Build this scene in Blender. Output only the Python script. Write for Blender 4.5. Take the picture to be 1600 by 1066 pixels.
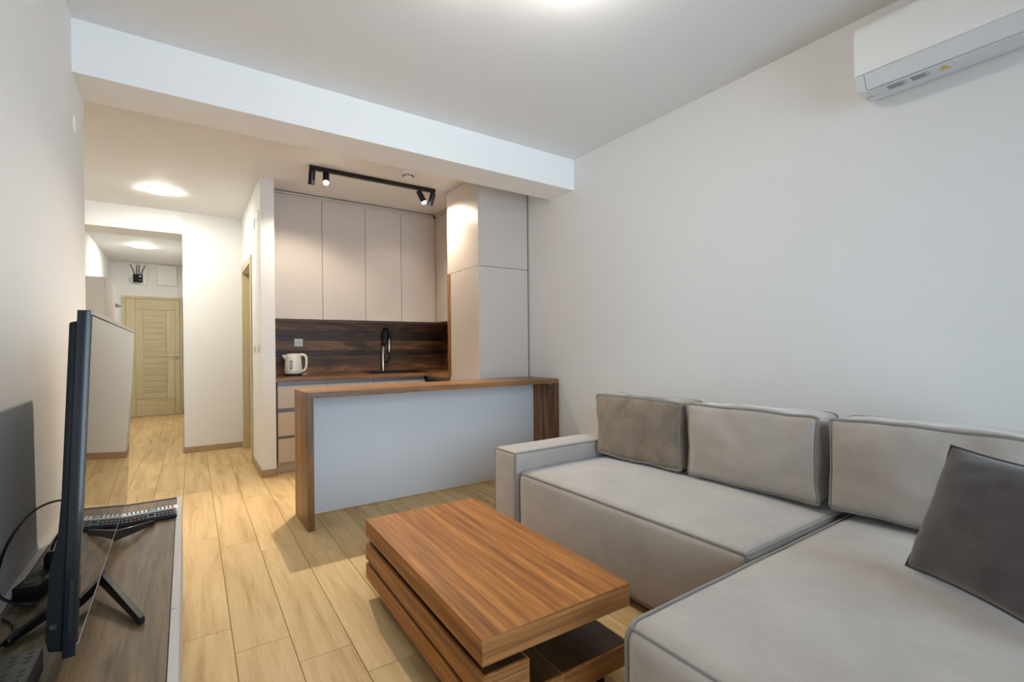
import bpy, bmesh, math, random
from mathutils import Vector, Matrix, noise
R = math.radians
random.seed(7)
for o in list(bpy.data.objects):
    bpy.data.objects.remove(o)
SC = bpy.context.scene
COL = SC.collection

# ------------------------------------------------------------------ camera
cam_d = bpy.data.cameras.new('camera')
cam = bpy.data.objects.new('camera', cam_d)
COL.objects.link(cam)
SC.camera = cam
cam_d.sensor_width = 36.0
cam_d.lens = 747.14 * 36.0 / 1600.0
cam_d.shift_y = 12.2 / 1600.0
cam_d.clip_start = 0.02
CH, YAW, PITCH, ROLL = 1.13, R(34.3586), R(-0.0905), R(-0.551)
_F = Vector((math.sin(YAW) * math.cos(PITCH), math.cos(YAW) * math.cos(PITCH), math.sin(PITCH)))
_R = Vector((math.cos(YAW), -math.sin(YAW), 0))
_U = _R.cross(_F)
_R2 = _R * math.cos(ROLL) + _U * math.sin(ROLL)
_U2 = -_R * math.sin(ROLL) + _U * math.cos(ROLL)
cam.matrix_world = Matrix(((_R2.x, _U2.x, -_F.x, 0), (_R2.y, _U2.y, -_F.y, 0), (_R2.z, _U2.z, -_F.z, CH), (0, 0, 0, 1)))

# ------------------------------------------------------------------ world, exposure
SC.view_settings.view_transform = 'Standard'
SC.view_settings.look = 'None'
SC.view_settings.gamma = 1.0
SC.view_settings.use_curve_mapping = False
SC.view_settings.exposure = 0.0
SC.cycles.max_bounces = 10
SC.cycles.diffuse_bounces = 6
SC.cycles.glossy_bounces = 4
SC.cycles.transparent_max_bounces = 8
SC.cycles.caustics_reflective = False
SC.cycles.caustics_refractive = False
SC.cycles.sample_clamp_indirect = 6.0
w = bpy.data.worlds.new('overcast_sky')
SC.world = w
w.use_nodes = True
w.node_tree.nodes['Background'].inputs[0].default_value = (0.64, 0.83, 1.0, 1)
w.node_tree.nodes['Background'].inputs[1].default_value = 6.9

P_LIVING = 115.0      # living-room ceiling lamp, bulb emission strength
P_SPOT = 60.0         # kitchen track heads (W)
P_HALL = 195.0         # hall ceiling discs (emission strength)

# ------------------------------------------------------------------ key measures (m)
XL, XR = -0.419, 2.649          # living room side walls
YB0, YB1, ZB, ZC = 2.951, 3.256, 2.421, 2.67
YF = -0.62                        # window wall behind the camera
YK = 5.38                        # kitchen back wall
PX0, PX1, PY = 0.56, 0.671, 4.753
HY, HX = 6.415, -0.015
HL, YD = -1.03, 10.5


def lin(c):
    return c / 12.92 if c <= 0.04045 else ((c + 0.055) / 1.055) ** 2.4


def rgb(r, g, b):
    return (lin(r / 255), lin(g / 255), lin(b / 255), 1)


# ------------------------------------------------------------------ materials
def new_mat(name):
    m = bpy.data.materials.new(name)
    m.use_nodes = True
    nt = m.node_tree
    return m, nt, nt.nodes['Principled BSDF']


def nd(nt, typ, **kw):
    n = nt.nodes.new(typ)
    for k, v in kw.items():
        setattr(n, k, v)
    return n


def plain(name, col, rough=0.5, metal=0.0, var=0.03, bump=0.0, bscale=60.0, spec=0.5, coat=0.0, ior=1.45):
    m, nt, b = new_mat(name)
    b.inputs['Roughness'].default_value = rough
    b.inputs['Metallic'].default_value = metal
    b.inputs['Specular IOR Level'].default_value = spec
    b.inputs['Coat Weight'].default_value = coat
    b.inputs['IOR'].default_value = ior
    tc = nd(nt, 'ShaderNodeTexCoord')
    nz = nd(nt, 'ShaderNodeTexNoise')
    nz.inputs['Scale'].default_value = 5.0
    nz.inputs['Detail'].default_value = 4.0
    nt.links.new(tc.outputs['Object'], nz.inputs['Vector'])
    mx = nd(nt, 'ShaderNodeMix', data_type='RGBA')
    c = Vector(col[:3])
    mx.inputs[6].default_value = (*(c * (1 - var)), 1)
    mx.inputs[7].default_value = (*[min(1, v) for v in (c * (1 + var))], 1)
    nt.links.new(nz.outputs['Fac'], mx.inputs[0])
    nt.links.new(mx.outputs[2], b.inputs['Base Color'])
    if bump:
        n2 = nd(nt, 'ShaderNodeTexNoise')
        n2.inputs['Scale'].default_value = bscale
        n2.inputs['Detail'].default_value = 3.0
        nt.links.new(tc.outputs['Object'], n2.inputs['Vector'])
        bp = nd(nt, 'ShaderNodeBump')
        bp.inputs['Strength'].default_value = bump
        bp.inputs['Distance'].default_value = 0.002
        nt.links.new(n2.outputs['Fac'], bp.inputs['Height'])
        nt.links.new(bp.outputs[0], b.inputs['Normal'])
    return m


def wood(name, stops, axis='Y', stretch=14.0, scale=1.6, rough=0.4, bump=0.05, rand=0.25, distort=1.2, fine=0.35, coat=0.0, bands=None, spec=0.5):
    """stops: list of (pos, rgba) of the grain ramp; bands=(axis, width, strength): board-to-board tint steps of a printed board look"""
    m, nt, b = new_mat(name)
    b.inputs['Roughness'].default_value = rough
    b.inputs['Coat Weight'].default_value = coat
    b.inputs['Specular IOR Level'].default_value = spec
    tc = nd(nt, 'ShaderNodeTexCoord')
    oi = nd(nt, 'ShaderNodeObjectInfo')
    add = nd(nt, 'ShaderNodeVectorMath', operation='MULTIPLY_ADD')
    cmb = nd(nt, 'ShaderNodeCombineXYZ')
    for i in range(3):
        nt.links.new(oi.outputs['Random'], cmb.inputs[i])
    add.inputs[1].default_value = (7.3, 11.1, 5.7)
    nt.links.new(cmb.outputs[0], add.inputs[0])
    nt.links.new(tc.outputs['Object'], add.inputs[2])
    mp = nd(nt, 'ShaderNodeMapping')
    sc = [stretch, stretch, stretch]
    sc['XYZ'.index(axis)] = 1.0
    mp.inputs['Scale'].default_value = sc
    nt.links.new(add.outputs[0], mp.inputs['Vector'])
    n1 = nd(nt, 'ShaderNodeTexNoise')
    n1.inputs['Scale'].default_value = scale
    n1.inputs['Detail'].default_value = 5.0
    n1.inputs['Roughness'].default_value = 0.55
    n1.inputs['Distortion'].default_value = distort
    nt.links.new(mp.outputs[0], n1.inputs['Vector'])
    mp2 = nd(nt, 'ShaderNodeMapping')
    sc2 = [stretch * 9] * 3
    sc2['XYZ'.index(axis)] = 3.0
    mp2.inputs['Scale'].default_value = sc2
    nt.links.new(add.outputs[0], mp2.inputs['Vector'])
    n2 = nd(nt, 'ShaderNodeTexNoise')
    n2.inputs['Scale'].default_value = 2.0
    n2.inputs['Detail'].default_value = 3.0
    nt.links.new(mp2.outputs[0], n2.inputs['Vector'])
    mm = nd(nt, 'ShaderNodeMath', operation='MULTIPLY_ADD')
    sub = nd(nt, 'ShaderNodeMath', operation='SUBTRACT')
    sub.inputs[1].default_value = 0.5
    nt.links.new(n2.outputs['Fac'], sub.inputs[0])
    nt.links.new(sub.outputs[0], mm.inputs[0])
    mm.inputs[1].default_value = fine
    nt.links.new(n1.outputs['Fac'], mm.inputs[2])
    ramp = nd(nt, 'ShaderNodeValToRGB')
    cr = ramp.color_ramp
    cr.elements[0].position, cr.elements[0].color = stops[0]
    cr.elements[1].position, cr.elements[1].color = stops[-1]
    for p, c in stops[1:-1]:
        e = cr.elements.new(p)
        e.color = c
    nt.links.new(mm.outputs[0], ramp.inputs[0])
    hsv = nd(nt, 'ShaderNodeHueSaturation')
    rr = nd(nt, 'ShaderNodeMapRange')
    rr.inputs[3].default_value = 1 - rand / 2
    rr.inputs[4].default_value = 1 + rand / 2
    nt.links.new(oi.outputs['Random'], rr.inputs[0])
    val = rr.outputs[0]
    if bands:
        sx = nd(nt, 'ShaderNodeSeparateXYZ')
        nt.links.new(tc.outputs['Object'], sx.inputs[0])
        dv = nd(nt, 'ShaderNodeMath', operation='DIVIDE')
        dv.inputs[1].default_value = bands[1]
        nt.links.new(sx.outputs['XYZ'.index(bands[0])], dv.inputs[0])
        fl = nd(nt, 'ShaderNodeMath', operation='FLOOR')
        nt.links.new(dv.outputs[0], fl.inputs[0])
        wn = nd(nt, 'ShaderNodeTexWhiteNoise', noise_dimensions='1D')
        nt.links.new(fl.outputs[0], wn.inputs['W'])
        r2 = nd(nt, 'ShaderNodeMapRange')
        r2.inputs[3].default_value = 1 - bands[2]
        r2.inputs[4].default_value = 1 + bands[2]
        nt.links.new(wn.outputs['Value'], r2.inputs[0])
        ml = nd(nt, 'ShaderNodeMath', operation='MULTIPLY')
        nt.links.new(val, ml.inputs[0])
        nt.links.new(r2.outputs[0], ml.inputs[1])
        val = ml.outputs[0]
    nt.links.new(val, hsv.inputs['Value'])
    nt.links.new(ramp.outputs[0], hsv.inputs['Color'])
    nt.links.new(hsv.outputs[0], b.inputs['Base Color'])
    if bump:
        bp = nd(nt, 'ShaderNodeBump')
        bp.inputs['Strength'].default_value = bump
        bp.inputs['Distance'].default_value = 0.002
        nt.links.new(mm.outputs[0], bp.inputs['Height'])
        nt.links.new(bp.outputs[0], b.inputs['Normal'])
    return m


def velvet(name, c1, c2, sheen=0.35, scale=4.0):
    m, nt, b = new_mat(name)
    b.inputs['Roughness'].default_value = 0.75
    b.inputs['Specular IOR Level'].default_value = 0.25
    b.inputs['Sheen Weight'].default_value = sheen * 1.5
    b.inputs['Sheen Roughness'].default_value = 0.45
    tc = nd(nt, 'ShaderNodeTexCoord')
    n1 = nd(nt, 'ShaderNodeTexNoise')
    n1.inputs['Scale'].default_value = scale
    n1.inputs['Detail'].default_value = 6.0
    n1.inputs['Roughness'].default_value = 0.6
    n1.inputs['Distortion'].default_value = 0.6
    nt.links.new(tc.outputs['Object'], n1.inputs['Vector'])
    ramp = nd(nt, 'ShaderNodeValToRGB')
    ramp.color_ramp.elements[0].position = 0.22
    ramp.color_ramp.elements[0].color = c1
    ramp.color_ramp.elements[1].position = 0.78
    ramp.color_ramp.elements[1].color = c2
    nt.links.new(n1.outputs['Fac'], ramp.inputs[0])
    nt.links.new(ramp.outputs[0], b.inputs['Base Color'])
    n2 = nd(nt, 'ShaderNodeTexNoise')
    n2.inputs['Scale'].default_value = 9.0
    n2.inputs['Detail'].default_value = 5.0
    nt.links.new(tc.outputs['Object'], n2.inputs['Vector'])
    bp = nd(nt, 'ShaderNodeBump')
    bp.inputs['Strength'].default_value = 0.35
    bp.inputs['Distance'].default_value = 0.008
    nt.links.new(n2.outputs['Fac'], bp.inputs['Height'])
    nt.links.new(bp.outputs[0], b.inputs['Normal'])
    return m


def emit(name, col, strength):
    m, nt, b = new_mat(name)
    b.inputs['Base Color'].default_value = (0.9, 0.9, 0.9, 1)
    b.inputs['Emission Color'].default_value = (*col[:3], 1)
    b.inputs['Emission Strength'].default_value = strength
    return m


def pane_glass(name):
    m, nt, b = new_mat(name)
    nt.nodes.remove(b)
    out = nt.nodes['Material Output']
    tr = nd(nt, 'ShaderNodeBsdfTransparent')
    gl = nd(nt, 'ShaderNodeBsdfGlossy')
    gl.inputs['Roughness'].default_value = 0.02
    fr = nd(nt, 'ShaderNodeFresnel')
    mx = nd(nt, 'ShaderNodeMixShader')
    nt.links.new(fr.outputs[0], mx.inputs[0])
    nt.links.new(tr.outputs[0], mx.inputs[1])
    nt.links.new(gl.outputs[0], mx.inputs[2])
    nt.links.new(mx.outputs[0], out.inputs['Surface'])
    return m


M = {}
M['wall'] = plain('white_wall_paint', (0.79, 0.782, 0.77, 1), 0.85, var=0.012, bump=0.06, bscale=120, spec=0.2)
M['ceiling'] = plain('white_ceiling_paint', (0.76, 0.755, 0.745, 1), 0.6, var=0.01, bump=0.05, bscale=120, spec=0.3)
M['beam'] = plain('white_beam_paint', (0.85, 0.835, 0.82, 1), 0.85, var=0.01, spec=0.2)
M['white'] = plain('white_plastic', rgb(236, 236, 233), 0.35, var=0.01)
M['white_panel'] = plain('white_metal_panel', rgb(232, 231, 226), 0.45, var=0.01)
M['grey_plastic'] = plain('pale_grey_plastic', rgb(214, 216, 218), 0.4, var=0.01)
M['taupe'] = plain('taupe_laminate', rgb(199, 189, 181), 0.38, var=0.012, spec=0.4)
M['bar_panel'] = plain('light_grey_laminate', rgb(212, 216, 222), 0.45, var=0.012, spec=0.35)
M['gola'] = plain('grey_aluminium_profile', rgb(120, 124, 130), 0.4, metal=0.6, var=0.02)
M['dark_gap'] = plain('dark_shadow_gap', rgb(46, 44, 44), 0.7, var=0.05)
M['tv_front'] = plain('taupe_furniture_board', rgb(188, 182, 178), 0.5, var=0.015)
M['tv_edge'] = plain('dark_grey_edge_band', rgb(92, 88, 88), 0.5, var=0.03)
M['black'] = plain('black_plastic', rgb(22, 22, 24), 0.5, var=0.06, spec=0.3)
M['black_satin'] = plain('black_satin_metal', rgb(18, 18, 19), 0.3, var=0.05)
M['navy_gloss'] = plain('glossy_dark_tv_casing', rgb(27, 30, 38), 0.25, var=0.04, coat=0.3)
M['screen'] = plain('glossy_black_screen', (0.006, 0.006, 0.007, 1), 0.02, var=0.0, ior=2.9)
M['silver'] = plain('silver_bezel', rgb(200, 200, 198), 0.25, metal=0.8, var=0.02)
M['steel'] = plain('brushed_steel', rgb(190, 190, 188), 0.28, metal=1.0, var=0.03)
M['cream'] = plain('cream_kettle_plastic', rgb(244, 239, 226), 0.28, var=0.01, coat=0.2)
M['sink'] = plain('black_composite_sink', rgb(28, 27, 27), 0.45, var=0.1, bump=0.1, bscale=400)
M['grout'] = plain('floor_grout', rgb(150, 122, 86), 0.9, var=0.06)
M['red'] = plain('red_rubber_button', rgb(200, 40, 35), 0.5)
M['button'] = plain('grey_rubber_button', rgb(118, 120, 116), 0.7)
M['print'] = plain('grey_print_ink', rgb(110, 112, 114), 0.7)
M['yellow'] = plain('yellow_warning_ink', rgb(205, 178, 60), 0.6)
M['cable'] = plain('black_cable_sheath', rgb(20, 20, 21), 0.45)
M['cable_white'] = plain('grey_cable_sheath', rgb(190, 190, 188), 0.5)
M['floor'] = wood('oak_look_tile', [(0.25, rgb(178, 147, 102)), (0.45, rgb(202, 172, 124)), (0.62, rgb(213, 185, 138)), (0.8, rgb(192, 161, 114))], 'Y', 14, 1.3, 0.6, 0.06, 0.12, 0.5, 0.35, spec=0.18)
M['skirting'] = wood('oak_look_skirting', [(0.3, rgb(152, 128, 94)), (0.7, rgb(176, 150, 112))], 'X', 6, 2.0, 0.45, 0.03, 0.06)
M['oak'] = wood('pale_oak_veneer', [(0.25, rgb(178, 164, 126)), (0.5, rgb(194, 181, 146)), (0.8, rgb(202, 190, 157))], 'Z', 16, 1.6, 0.5, 0.05, 0.08)
M['oak_h'] = wood('pale_oak_veneer_across', [(0.25, rgb(174, 160, 122)), (0.5, rgb(191, 178, 142)), (0.8, rgb(201, 189, 156))], 'X', 16, 1.6, 0.5, 0.05, 0.08)
WALNUT = [(0.20, rgb(104, 60, 22)), (0.38, rgb(146, 90, 38)), (0.50, rgb(170, 108, 48)), (0.60, rgb(184, 121, 56)), (0.67, rgb(212, 144, 68)), (0.76, rgb(150, 93, 40))]
M['walnut'] = wood('walnut_veneer', [(p, (c[0] * .86, c[1] * .84, c[2] * .84, 1)) for p, c in WALNUT], 'Y', 30, 1.3, 0.42, 0.05, 0.08, 0.3, 0.45, spec=0.35)
M['walnut_x'] = wood('walnut_veneer_end', [(p, (c[0] * .66, c[1] * .72, c[2] * 1.1, 1)) for p, c in WALNUT], 'X', 60, 1.5, 0.42, 0.05, 0.06, 0.7, 0.4)
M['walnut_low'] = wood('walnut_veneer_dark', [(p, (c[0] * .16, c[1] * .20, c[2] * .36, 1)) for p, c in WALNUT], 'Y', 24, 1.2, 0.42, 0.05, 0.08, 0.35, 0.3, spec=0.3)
BARW = [(0.25, rgb(72, 48, 29)), (0.42, rgb(120, 82, 47)), (0.56, rgb(150, 105, 60)), (0.72, rgb(174, 127, 76)), (0.85, rgb(112, 76, 44))]
M['bar_x'] = wood('bar_walnut_laminate', BARW, 'X', 11, 1.5, 0.36, 0.03, 0.05, 0.8, 0.3, bands=('Y', 0.085, 0.22))
M['bar_z'] = wood('bar_walnut_laminate_upright', BARW, 'Z', 11, 1.5, 0.42, 0.03, 0.05, 0.8, 0.3, bands=('Y', 0.085, 0.42))
M['counter'] = wood('worktop_walnut_laminate', BARW, 'X', 11, 1.5, 0.36, 0.03, 0.05, 0.8, 0.3, bands=('Y', 0.12, 0.2))
SPL = [(0.22, rgb(36, 26, 20)), (0.40, rgb(76, 53, 37)), (0.56, rgb(106, 75, 50)), (0.72, rgb(134, 97, 64)), (0.88, rgb(82, 58, 41))]
M['splash_mid'] = wood('dark_walnut_board', SPL, 'X', 6, 1.5, 0.5, 0.05, 0.3, 2.2, 0.3)
M['splash_dark'] = wood('smoked_walnut_board', [(p, (c[0] * .5, c[1] * .52, c[2] * .56, 1)) for p, c in SPL], 'X', 6, 1.5, 0.5, 0.05, 0.3, 2.2, 0.3)
M['splash_warm'] = wood('warm_walnut_board', [(p, (c[0] * 1.35, c[1] * 1.25, c[2] * 1.1, 1)) for p, c in SPL], 'X', 6, 1.5, 0.5, 0.05, 0.2, 2.2, 0.3)
M['tv_top'] = wood('grey_brown_oak_board', [(0.25, rgb(74, 58, 42)), (0.45, rgb(104, 85, 63)), (0.62, rgb(122, 102, 76)), (0.82, rgb(88, 71, 52))], 'Y', 9, 1.8, 0.5, 0.05, 0.05, 2.0, 0.35, bands=('X', 0.128, 0.14), spec=0.25)
M['sofa'] = velvet('taupe_grey_velvet', rgb(152, 143, 134), rgb(174, 165, 156))
M['sofa_dark'] = velvet('brown_grey_velvet', rgb(100, 89, 76), rgb(142, 128, 111), 0.3, 7)
M['piping'] = velvet('grey_velvet_piping', rgb(118, 113, 108), rgb(132, 127, 122))
M['pillow'] = velvet('charcoal_velvet', rgb(58, 56, 60), rgb(82, 79, 82), 0.25, 6)
M['pillow_pipe'] = velvet('charcoal_velvet_piping', rgb(54, 52, 56), rgb(66, 64, 68), 0.2, 6)
M['glass'] = pane_glass('window_glass')
M['lamp_hall'] = emit('hall_lamp_diffuser', (1.0, 0.985, 0.90), P_HALL)
M['spot_lens'] = emit('spot_lens_glow', (1.0, 0.9, 0.76), 60.0)
M['bulb'] = emit('frosted_bulb_glow', (1.0, 0.94, 0.87), P_LIVING)
M['bulb_soft'] = emit('frosted_bulb_glow_dim', (1.0, 0.94, 0.87), P_LIVING * 0.3)


# ------------------------------------------------------------------ mesh helpers
class G:
    def __init__(self):
        self.v, self.f = [], []

    def box(self, x0, x1, y0, y1, z0, z1):
        b = len(self.v)
        self.v += [(x, y, z) for z in (z0, z1) for y in (y0, y1) for x in (x0, x1)]
        self.f += [tuple(b + i for i in q) for q in ((0, 2, 3, 1), (4, 5, 7, 6), (0, 1, 5, 4), (2, 6, 7, 3), (0, 4, 6, 2), (1, 3, 7, 5))]
        return self

    def obox(self, c, ax, ay, az):
        """oriented box: centre and three half-axis vectors"""
        b = len(self.v)
        c, ax, ay, az = Vector(c), Vector(ax), Vector(ay), Vector(az)
        self.v += [tuple(c + ax * i + ay * j + az * k) for k in (-1, 1) for j in (-1, 1) for i in (-1, 1)]
        self.f += [tuple(b + i for i in q) for q in ((0, 2, 3, 1), (4, 5, 7, 6), (0, 1, 5, 4), (2, 6, 7, 3), (0, 4, 6, 2), (1, 3, 7, 5))]
        return self

    def tube(self, pts, r, n=8, closed=False, cap=True):
        pts = [Vector(p) for p in pts]
        k = len(pts)
        rs = r if isinstance(r, (list, tuple)) else [r] * k
        b = len(self.v)
        prev = None
        for i, p in enumerate(pts):
            a = pts[(i - 1) % k] if (closed or i > 0) else p
            c = pts[(i + 1) % k] if (closed or i < k - 1) else p
            t = (c - a).normalized()
            if prev is None:
                u = t.cross(Vector((0, 0, 1)))
                if u.length < 1e-3:
                    u = t.cross(Vector((1, 0, 0)))
            else:
                u = prev - t * prev.dot(t)
            u.normalize()
            prev = u
            vv = t.cross(u)
            for j in range(n):
                an = 2 * math.pi * j / n
                self.v.append(tuple(p + (u * math.cos(an) + vv * math.sin(an)) * rs[i]))
        m = k if closed else k - 1
        for i in range(m):
            for j in range(n):
                a0, a1 = b + i * n + j, b + i * n + (j + 1) % n
                i2 = (i + 1) % k
                self.f.append((a0, a1, b + i2 * n + (j + 1) % n, b + i2 * n + j))
        if cap and not closed:
            self.f.append(tuple(b + j for j in reversed(range(n))))
            self.f.append(tuple(b + (k - 1) * n + j for j in range(n)))
        return self

    def lathe(self, prof, c, n=32, axis=(0, 0, 1)):
        """prof: (radius, height) list about axis through c; closes ends"""
        ax = Vector(axis).normalized()
        u = ax.cross(Vector((0, 0, 1)))
        if u.length < 1e-3:
            u = Vector((1, 0, 0))
        u.normalize()
        vv = ax.cross(u)
        c = Vector(c)
        b = len(self.v)
        for r, h in prof:
            for j in range(n):
                an = 2 * math.pi * j / n
                self.v.append(tuple(c + ax * h + (u * math.cos(an) + vv * math.sin(an)) * max(r, 1e-4)))
        for i in range(len(prof) - 1):
            for j in range(n):
                self.f.append((b + i * n + j, b + i * n + (j + 1) % n, b + (i + 1) * n + (j + 1) % n, b + (i + 1) * n + j))
        self.f.append(tuple(b + j for j in reversed(range(n))))
        self.f.append(tuple(b + (len(prof) - 1) * n + j for j in range(n)))
        return self

    def prism_y(self, poly, y0, y1):
        """poly in (x,z), extruded along y"""
        b = len(self.v)
        n = len(poly)
        self.v += [(x, y0, z) for x, z in poly] + [(x, y1, z) for x, z in poly]
        self.f.append(tuple(b + i for i in range(n)))
        self.f.append(tuple(b + n + i for i in reversed(range(n))))
        for i in range(n):
            j = (i + 1) % n
            self.f.append((b + j, b + i, b + n + i, b + n + j))
        return self

    def build(self, name, mat, parent=None, bevel=0.0, segs=1, smooth=None, local=False):
        me = bpy.data.meshes.new(name)
        off = Vector((0, 0, 0)) if (parent is None or local) else world_loc(parent)
        me.from_pydata([tuple(Vector(p) - off) for p in self.v], [], self.f)
        bm = bmesh.new()
        bm.from_mesh(me)
        bmesh.ops.recalc_face_normals(bm, faces=bm.faces)
        if bevel:
            ed = [e for e in bm.edges if len(e.link_faces) == 2 and e.calc_face_angle(0) > 0.5]
            bmesh.ops.bevel(bm, geom=ed, offset=bevel, segments=segs, affect='EDGES', profile=0.5)
        bm.to_mesh(me)
        bm.free()
        if smooth is None:
            smooth = bool(bevel) or len(self.v) > 60
        if smooth:
            me.polygons.foreach_set('use_smooth', [True] * len(me.polygons))
            me.set_sharp_from_angle(angle=R(40))
        me.materials.append(M[mat] if isinstance(mat, str) else mat)
        o = bpy.data.objects.new(name, me)
        COL.objects.link(o)
        o.parent = parent
        return o


def world_loc(o):
    p = Vector(o.location)
    while o.parent is not None:
        o = o.parent
        p = p + Vector(o.location)
    return p


def B(x0, x1, y0, y1, z0, z1):
    return G().box(x0, x1, y0, y1, z0, z1)


def tag(o, label, cat, group=None, kind=None):
    o['label'] = label
    o['category'] = cat
    if group:
        o['group'] = group
    if kind:
        o['kind'] = kind
    return o


def thing(name, label, cat, loc, group=None, rz=0.0):
    o = bpy.data.objects.new(name, None)
    o.empty_display_size = 0.05
    COL.objects.link(o)
    o.location = loc
    o.rotation_euler = (0, 0, rz)
    return tag(o, label, cat, group)


def struct(name, g, mat, label=None, cat=None, bevel=0.0):
    o = g.build(name, mat, None, bevel)
    o['kind'] = 'structure'
    if label:
        o['label'] = label
        o['category'] = cat
    return o


def link_light(name, data, loc, parent=None, direction=None):
    o = bpy.data.objects.new(name, data)
    COL.objects.link(o)
    off = world_loc(parent) if parent else Vector((0, 0, 0))
    o.parent = parent
    o.location = Vector(loc) - off
    if direction is not None:
        o.rotation_euler = Vector(direction).to_track_quat('-Z', 'Y').to_euler()
    return o


# ================================================================== THE SHELL
floor = struct('floor', B(HL - 0.1, XR + 0.1, YF - 0.1, YD + 0.1, -0.08, -0.004), 'grout', 'oak look plank tile floor of room, kitchen and hall', 'floor')
# planks: 0.19 wide, 1.157 long, stepped rows, laid 0.6 degrees off the walls
PW, PL, GAP, TILT = 0.19, 1.157, 0.0022, R(-0.6)
plank_cache = {}


def plank_mesh(wd, ln):
    key = (round(wd, 4), round(ln, 4))
    if key not in plank_cache:
        a, b_, c = wd / 2 - GAP / 2, ln / 2 - GAP / 2, 0.0012
        me = bpy.data.meshes.new('plank')
        vs = [(sx * a, sy * b_, -0.008) for sx, sy in ((-1, -1), (1, -1), (1, 1), (-1, 1))]
        vs += [(sx * a, sy * b_, -c) for sx, sy in ((-1, -1), (1, -1), (1, 1), (-1, 1))]
        vs += [(sx * (a - c), sy * (b_ - c), 0.0) for sx, sy in ((-1, -1), (1, -1), (1, 1), (-1, 1))]
        fs = [(8, 9, 10, 11)]
        for L in (0, 4):
            for i in range(4):
                j = (i + 1) % 4
                fs.append((L + i, L + j, L + 4 + j, L + 4 + i))
        me.from_pydata(vs, [], fs)
        me.materials.append(M['floor'])
        plank_cache[key] = me
    return plank_cache[key]


fy0, fy1 = YF - 0.02, YD + 0.04
for k in range(-5, 15):
    xc = -0.035 + PW * (k + 0.5)
    base = 3.412 - 0.1945 * k
    n0 = math.floor((fy0 - base) / PL)
    y = base + n0 * PL
    while y < fy1:
        a, b_ = max(y, fy0), min(y + PL, fy1)
        y += PL
        ym = (a + b_) / 2
        if b_ - a < 0.05:
            continue
        # leave out what lies wholly under the thick walls
        if xc < XL - 0.12 and b_ < YB1 - 0.02:
            continue
        if xc > HX + 0.12 and a > HY + 0.05:
            continue
        if xc > PX1 + 0.1 and a > YK + 0.05:
            continue
        o = bpy.data.objects.new('plank', plank_mesh(PW, b_ - a))
        COL.objects.link(o)
        o.parent = floor
        o.location = (xc - (ym - 3.2) * math.tan(TILT), ym, 0)
        o.rotation_euler = (0, 0, TILT)

struct('ceiling', B(HL - 0.1, XR + 0.1, YF - 0.1, YD + 0.1, ZC, ZC + 0.1), 'ceiling', 'flat white painted ceiling over room and hall', 'ceiling')
struct('wall_left', B(HL - 0.1, XL, YF - 0.1, YB1, 0, ZC), 'wall', 'white painted wall behind the television', 'wall')
struct('wall_right', B(XR, XR + 0.1, YF - 0.1, YD, 0, ZC), 'wall', 'white painted wall behind the sofa', 'wall')
wf = G()
WX0, WX1, WZ0, WZ1 = 0.00, 2.50, 0.08, 2.32
wf.box(XL, WX0, YF - 0.1, YF, 0, ZC).box(WX1, XR, YF - 0.1, YF, 0, ZC).box(WX0, WX1, YF - 0.1, YF, 0, WZ0).box(WX0, WX1, YF - 0.1, YF, WZ1, ZC)
struct('wall_front', wf, 'wall', 'white wall with the wide window', 'wall')
win = thing('window_1', 'wide white framed window opposite the kitchen', 'window', (1.25, YF - 0.05, WZ0))
win['kind'] = 'structure'
fr = G()
for a, b_ in ((WX0, WX0 + 0.06), (WX1 - 0.06, WX1), (1.22, 1.28)):
    fr.box(a, b_, YF - 0.08, YF - 0.03, WZ0, WZ1)
fr.box(WX0 + 0.06, 1.22, YF - 0.08, YF - 0.03, WZ0, WZ0 + 0.06).box(1.28, WX1 - 0.06, YF - 0.08, YF - 0.03, WZ0, WZ0 + 0.06)
fr.box(WX0 + 0.06, 1.22, YF - 0.08, YF - 0.03, WZ1 - 0.06, WZ1).box(1.28, WX1 - 0.06, YF - 0.08, YF - 0.03, WZ1 - 0.06, WZ1)
fr.build('window_frame', 'white', win)
for a, b_ in ((WX0 + 0.06, 1.22), (1.28, WX1 - 0.06)):
    B(a, b_, YF - 0.058, YF - 0.052, WZ0 + 0.06, WZ1 - 0.06).build('pane', 'glass', win)
pl = bpy.data.lights.new('window_portal', 'AREA')
pl.shape = 'RECTANGLE'
pl.size, pl.size_y = WX1 - WX0, WZ1 - WZ0
pl.cycles.is_portal = True
link_light('window_portal', pl, (1.25, YF - 0.11, (WZ0 + WZ1) / 2), None, (0, 1, 0))

struct('wall_back', B(PX1, XR, YK, YK + 0.1, 0, ZC), 'wall', 'kitchen wall behind the cabinets', 'wall')
# wall between kitchen and hall, with a doorway
DY0, DY1, DZ = 5.50, 6.30, 2.03
pw = G().box(PX0, PX1, PY, DY0, 0, ZC).box(PX0, PX1, DY1, HY + 0.1, 0, ZC).box(PX0, PX1, DY0, DY1, DZ, ZC)
struct('wall_partition', pw, 'wall', 'white partition wall between kitchen and hall', 'wall')
struct('wall_hall_end', B(HX, PX0, HY, HY + 0.1, 0, ZC), 'wall', 'white wall facing the hall beside the doorway', 'wall')
struct('wall_corridor_right', B(HX, HX + 0.1, HY + 0.1, YD, 0, ZC), 'wall', 'white corridor wall beside the entrance door', 'wall')
struct('wall_hall_left', B(HL - 0.1, HL, YB1, YD, 0, ZC), 'wall', 'white hall wall behind the slim cabinet', 'wall')
struct('wall_entrance', B(HL, HX, YD, YD + 0.1, 0, ZC), 'wall', 'white end wall around the entrance door', 'wall')
struct('wall_bathroom', B(PX1 + 0.9, PX1 + 1.0, YK + 0.1, HY + 0.3, 0, ZC), 'wall', 'inner wall seen through the hall doorway', 'wall')
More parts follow.
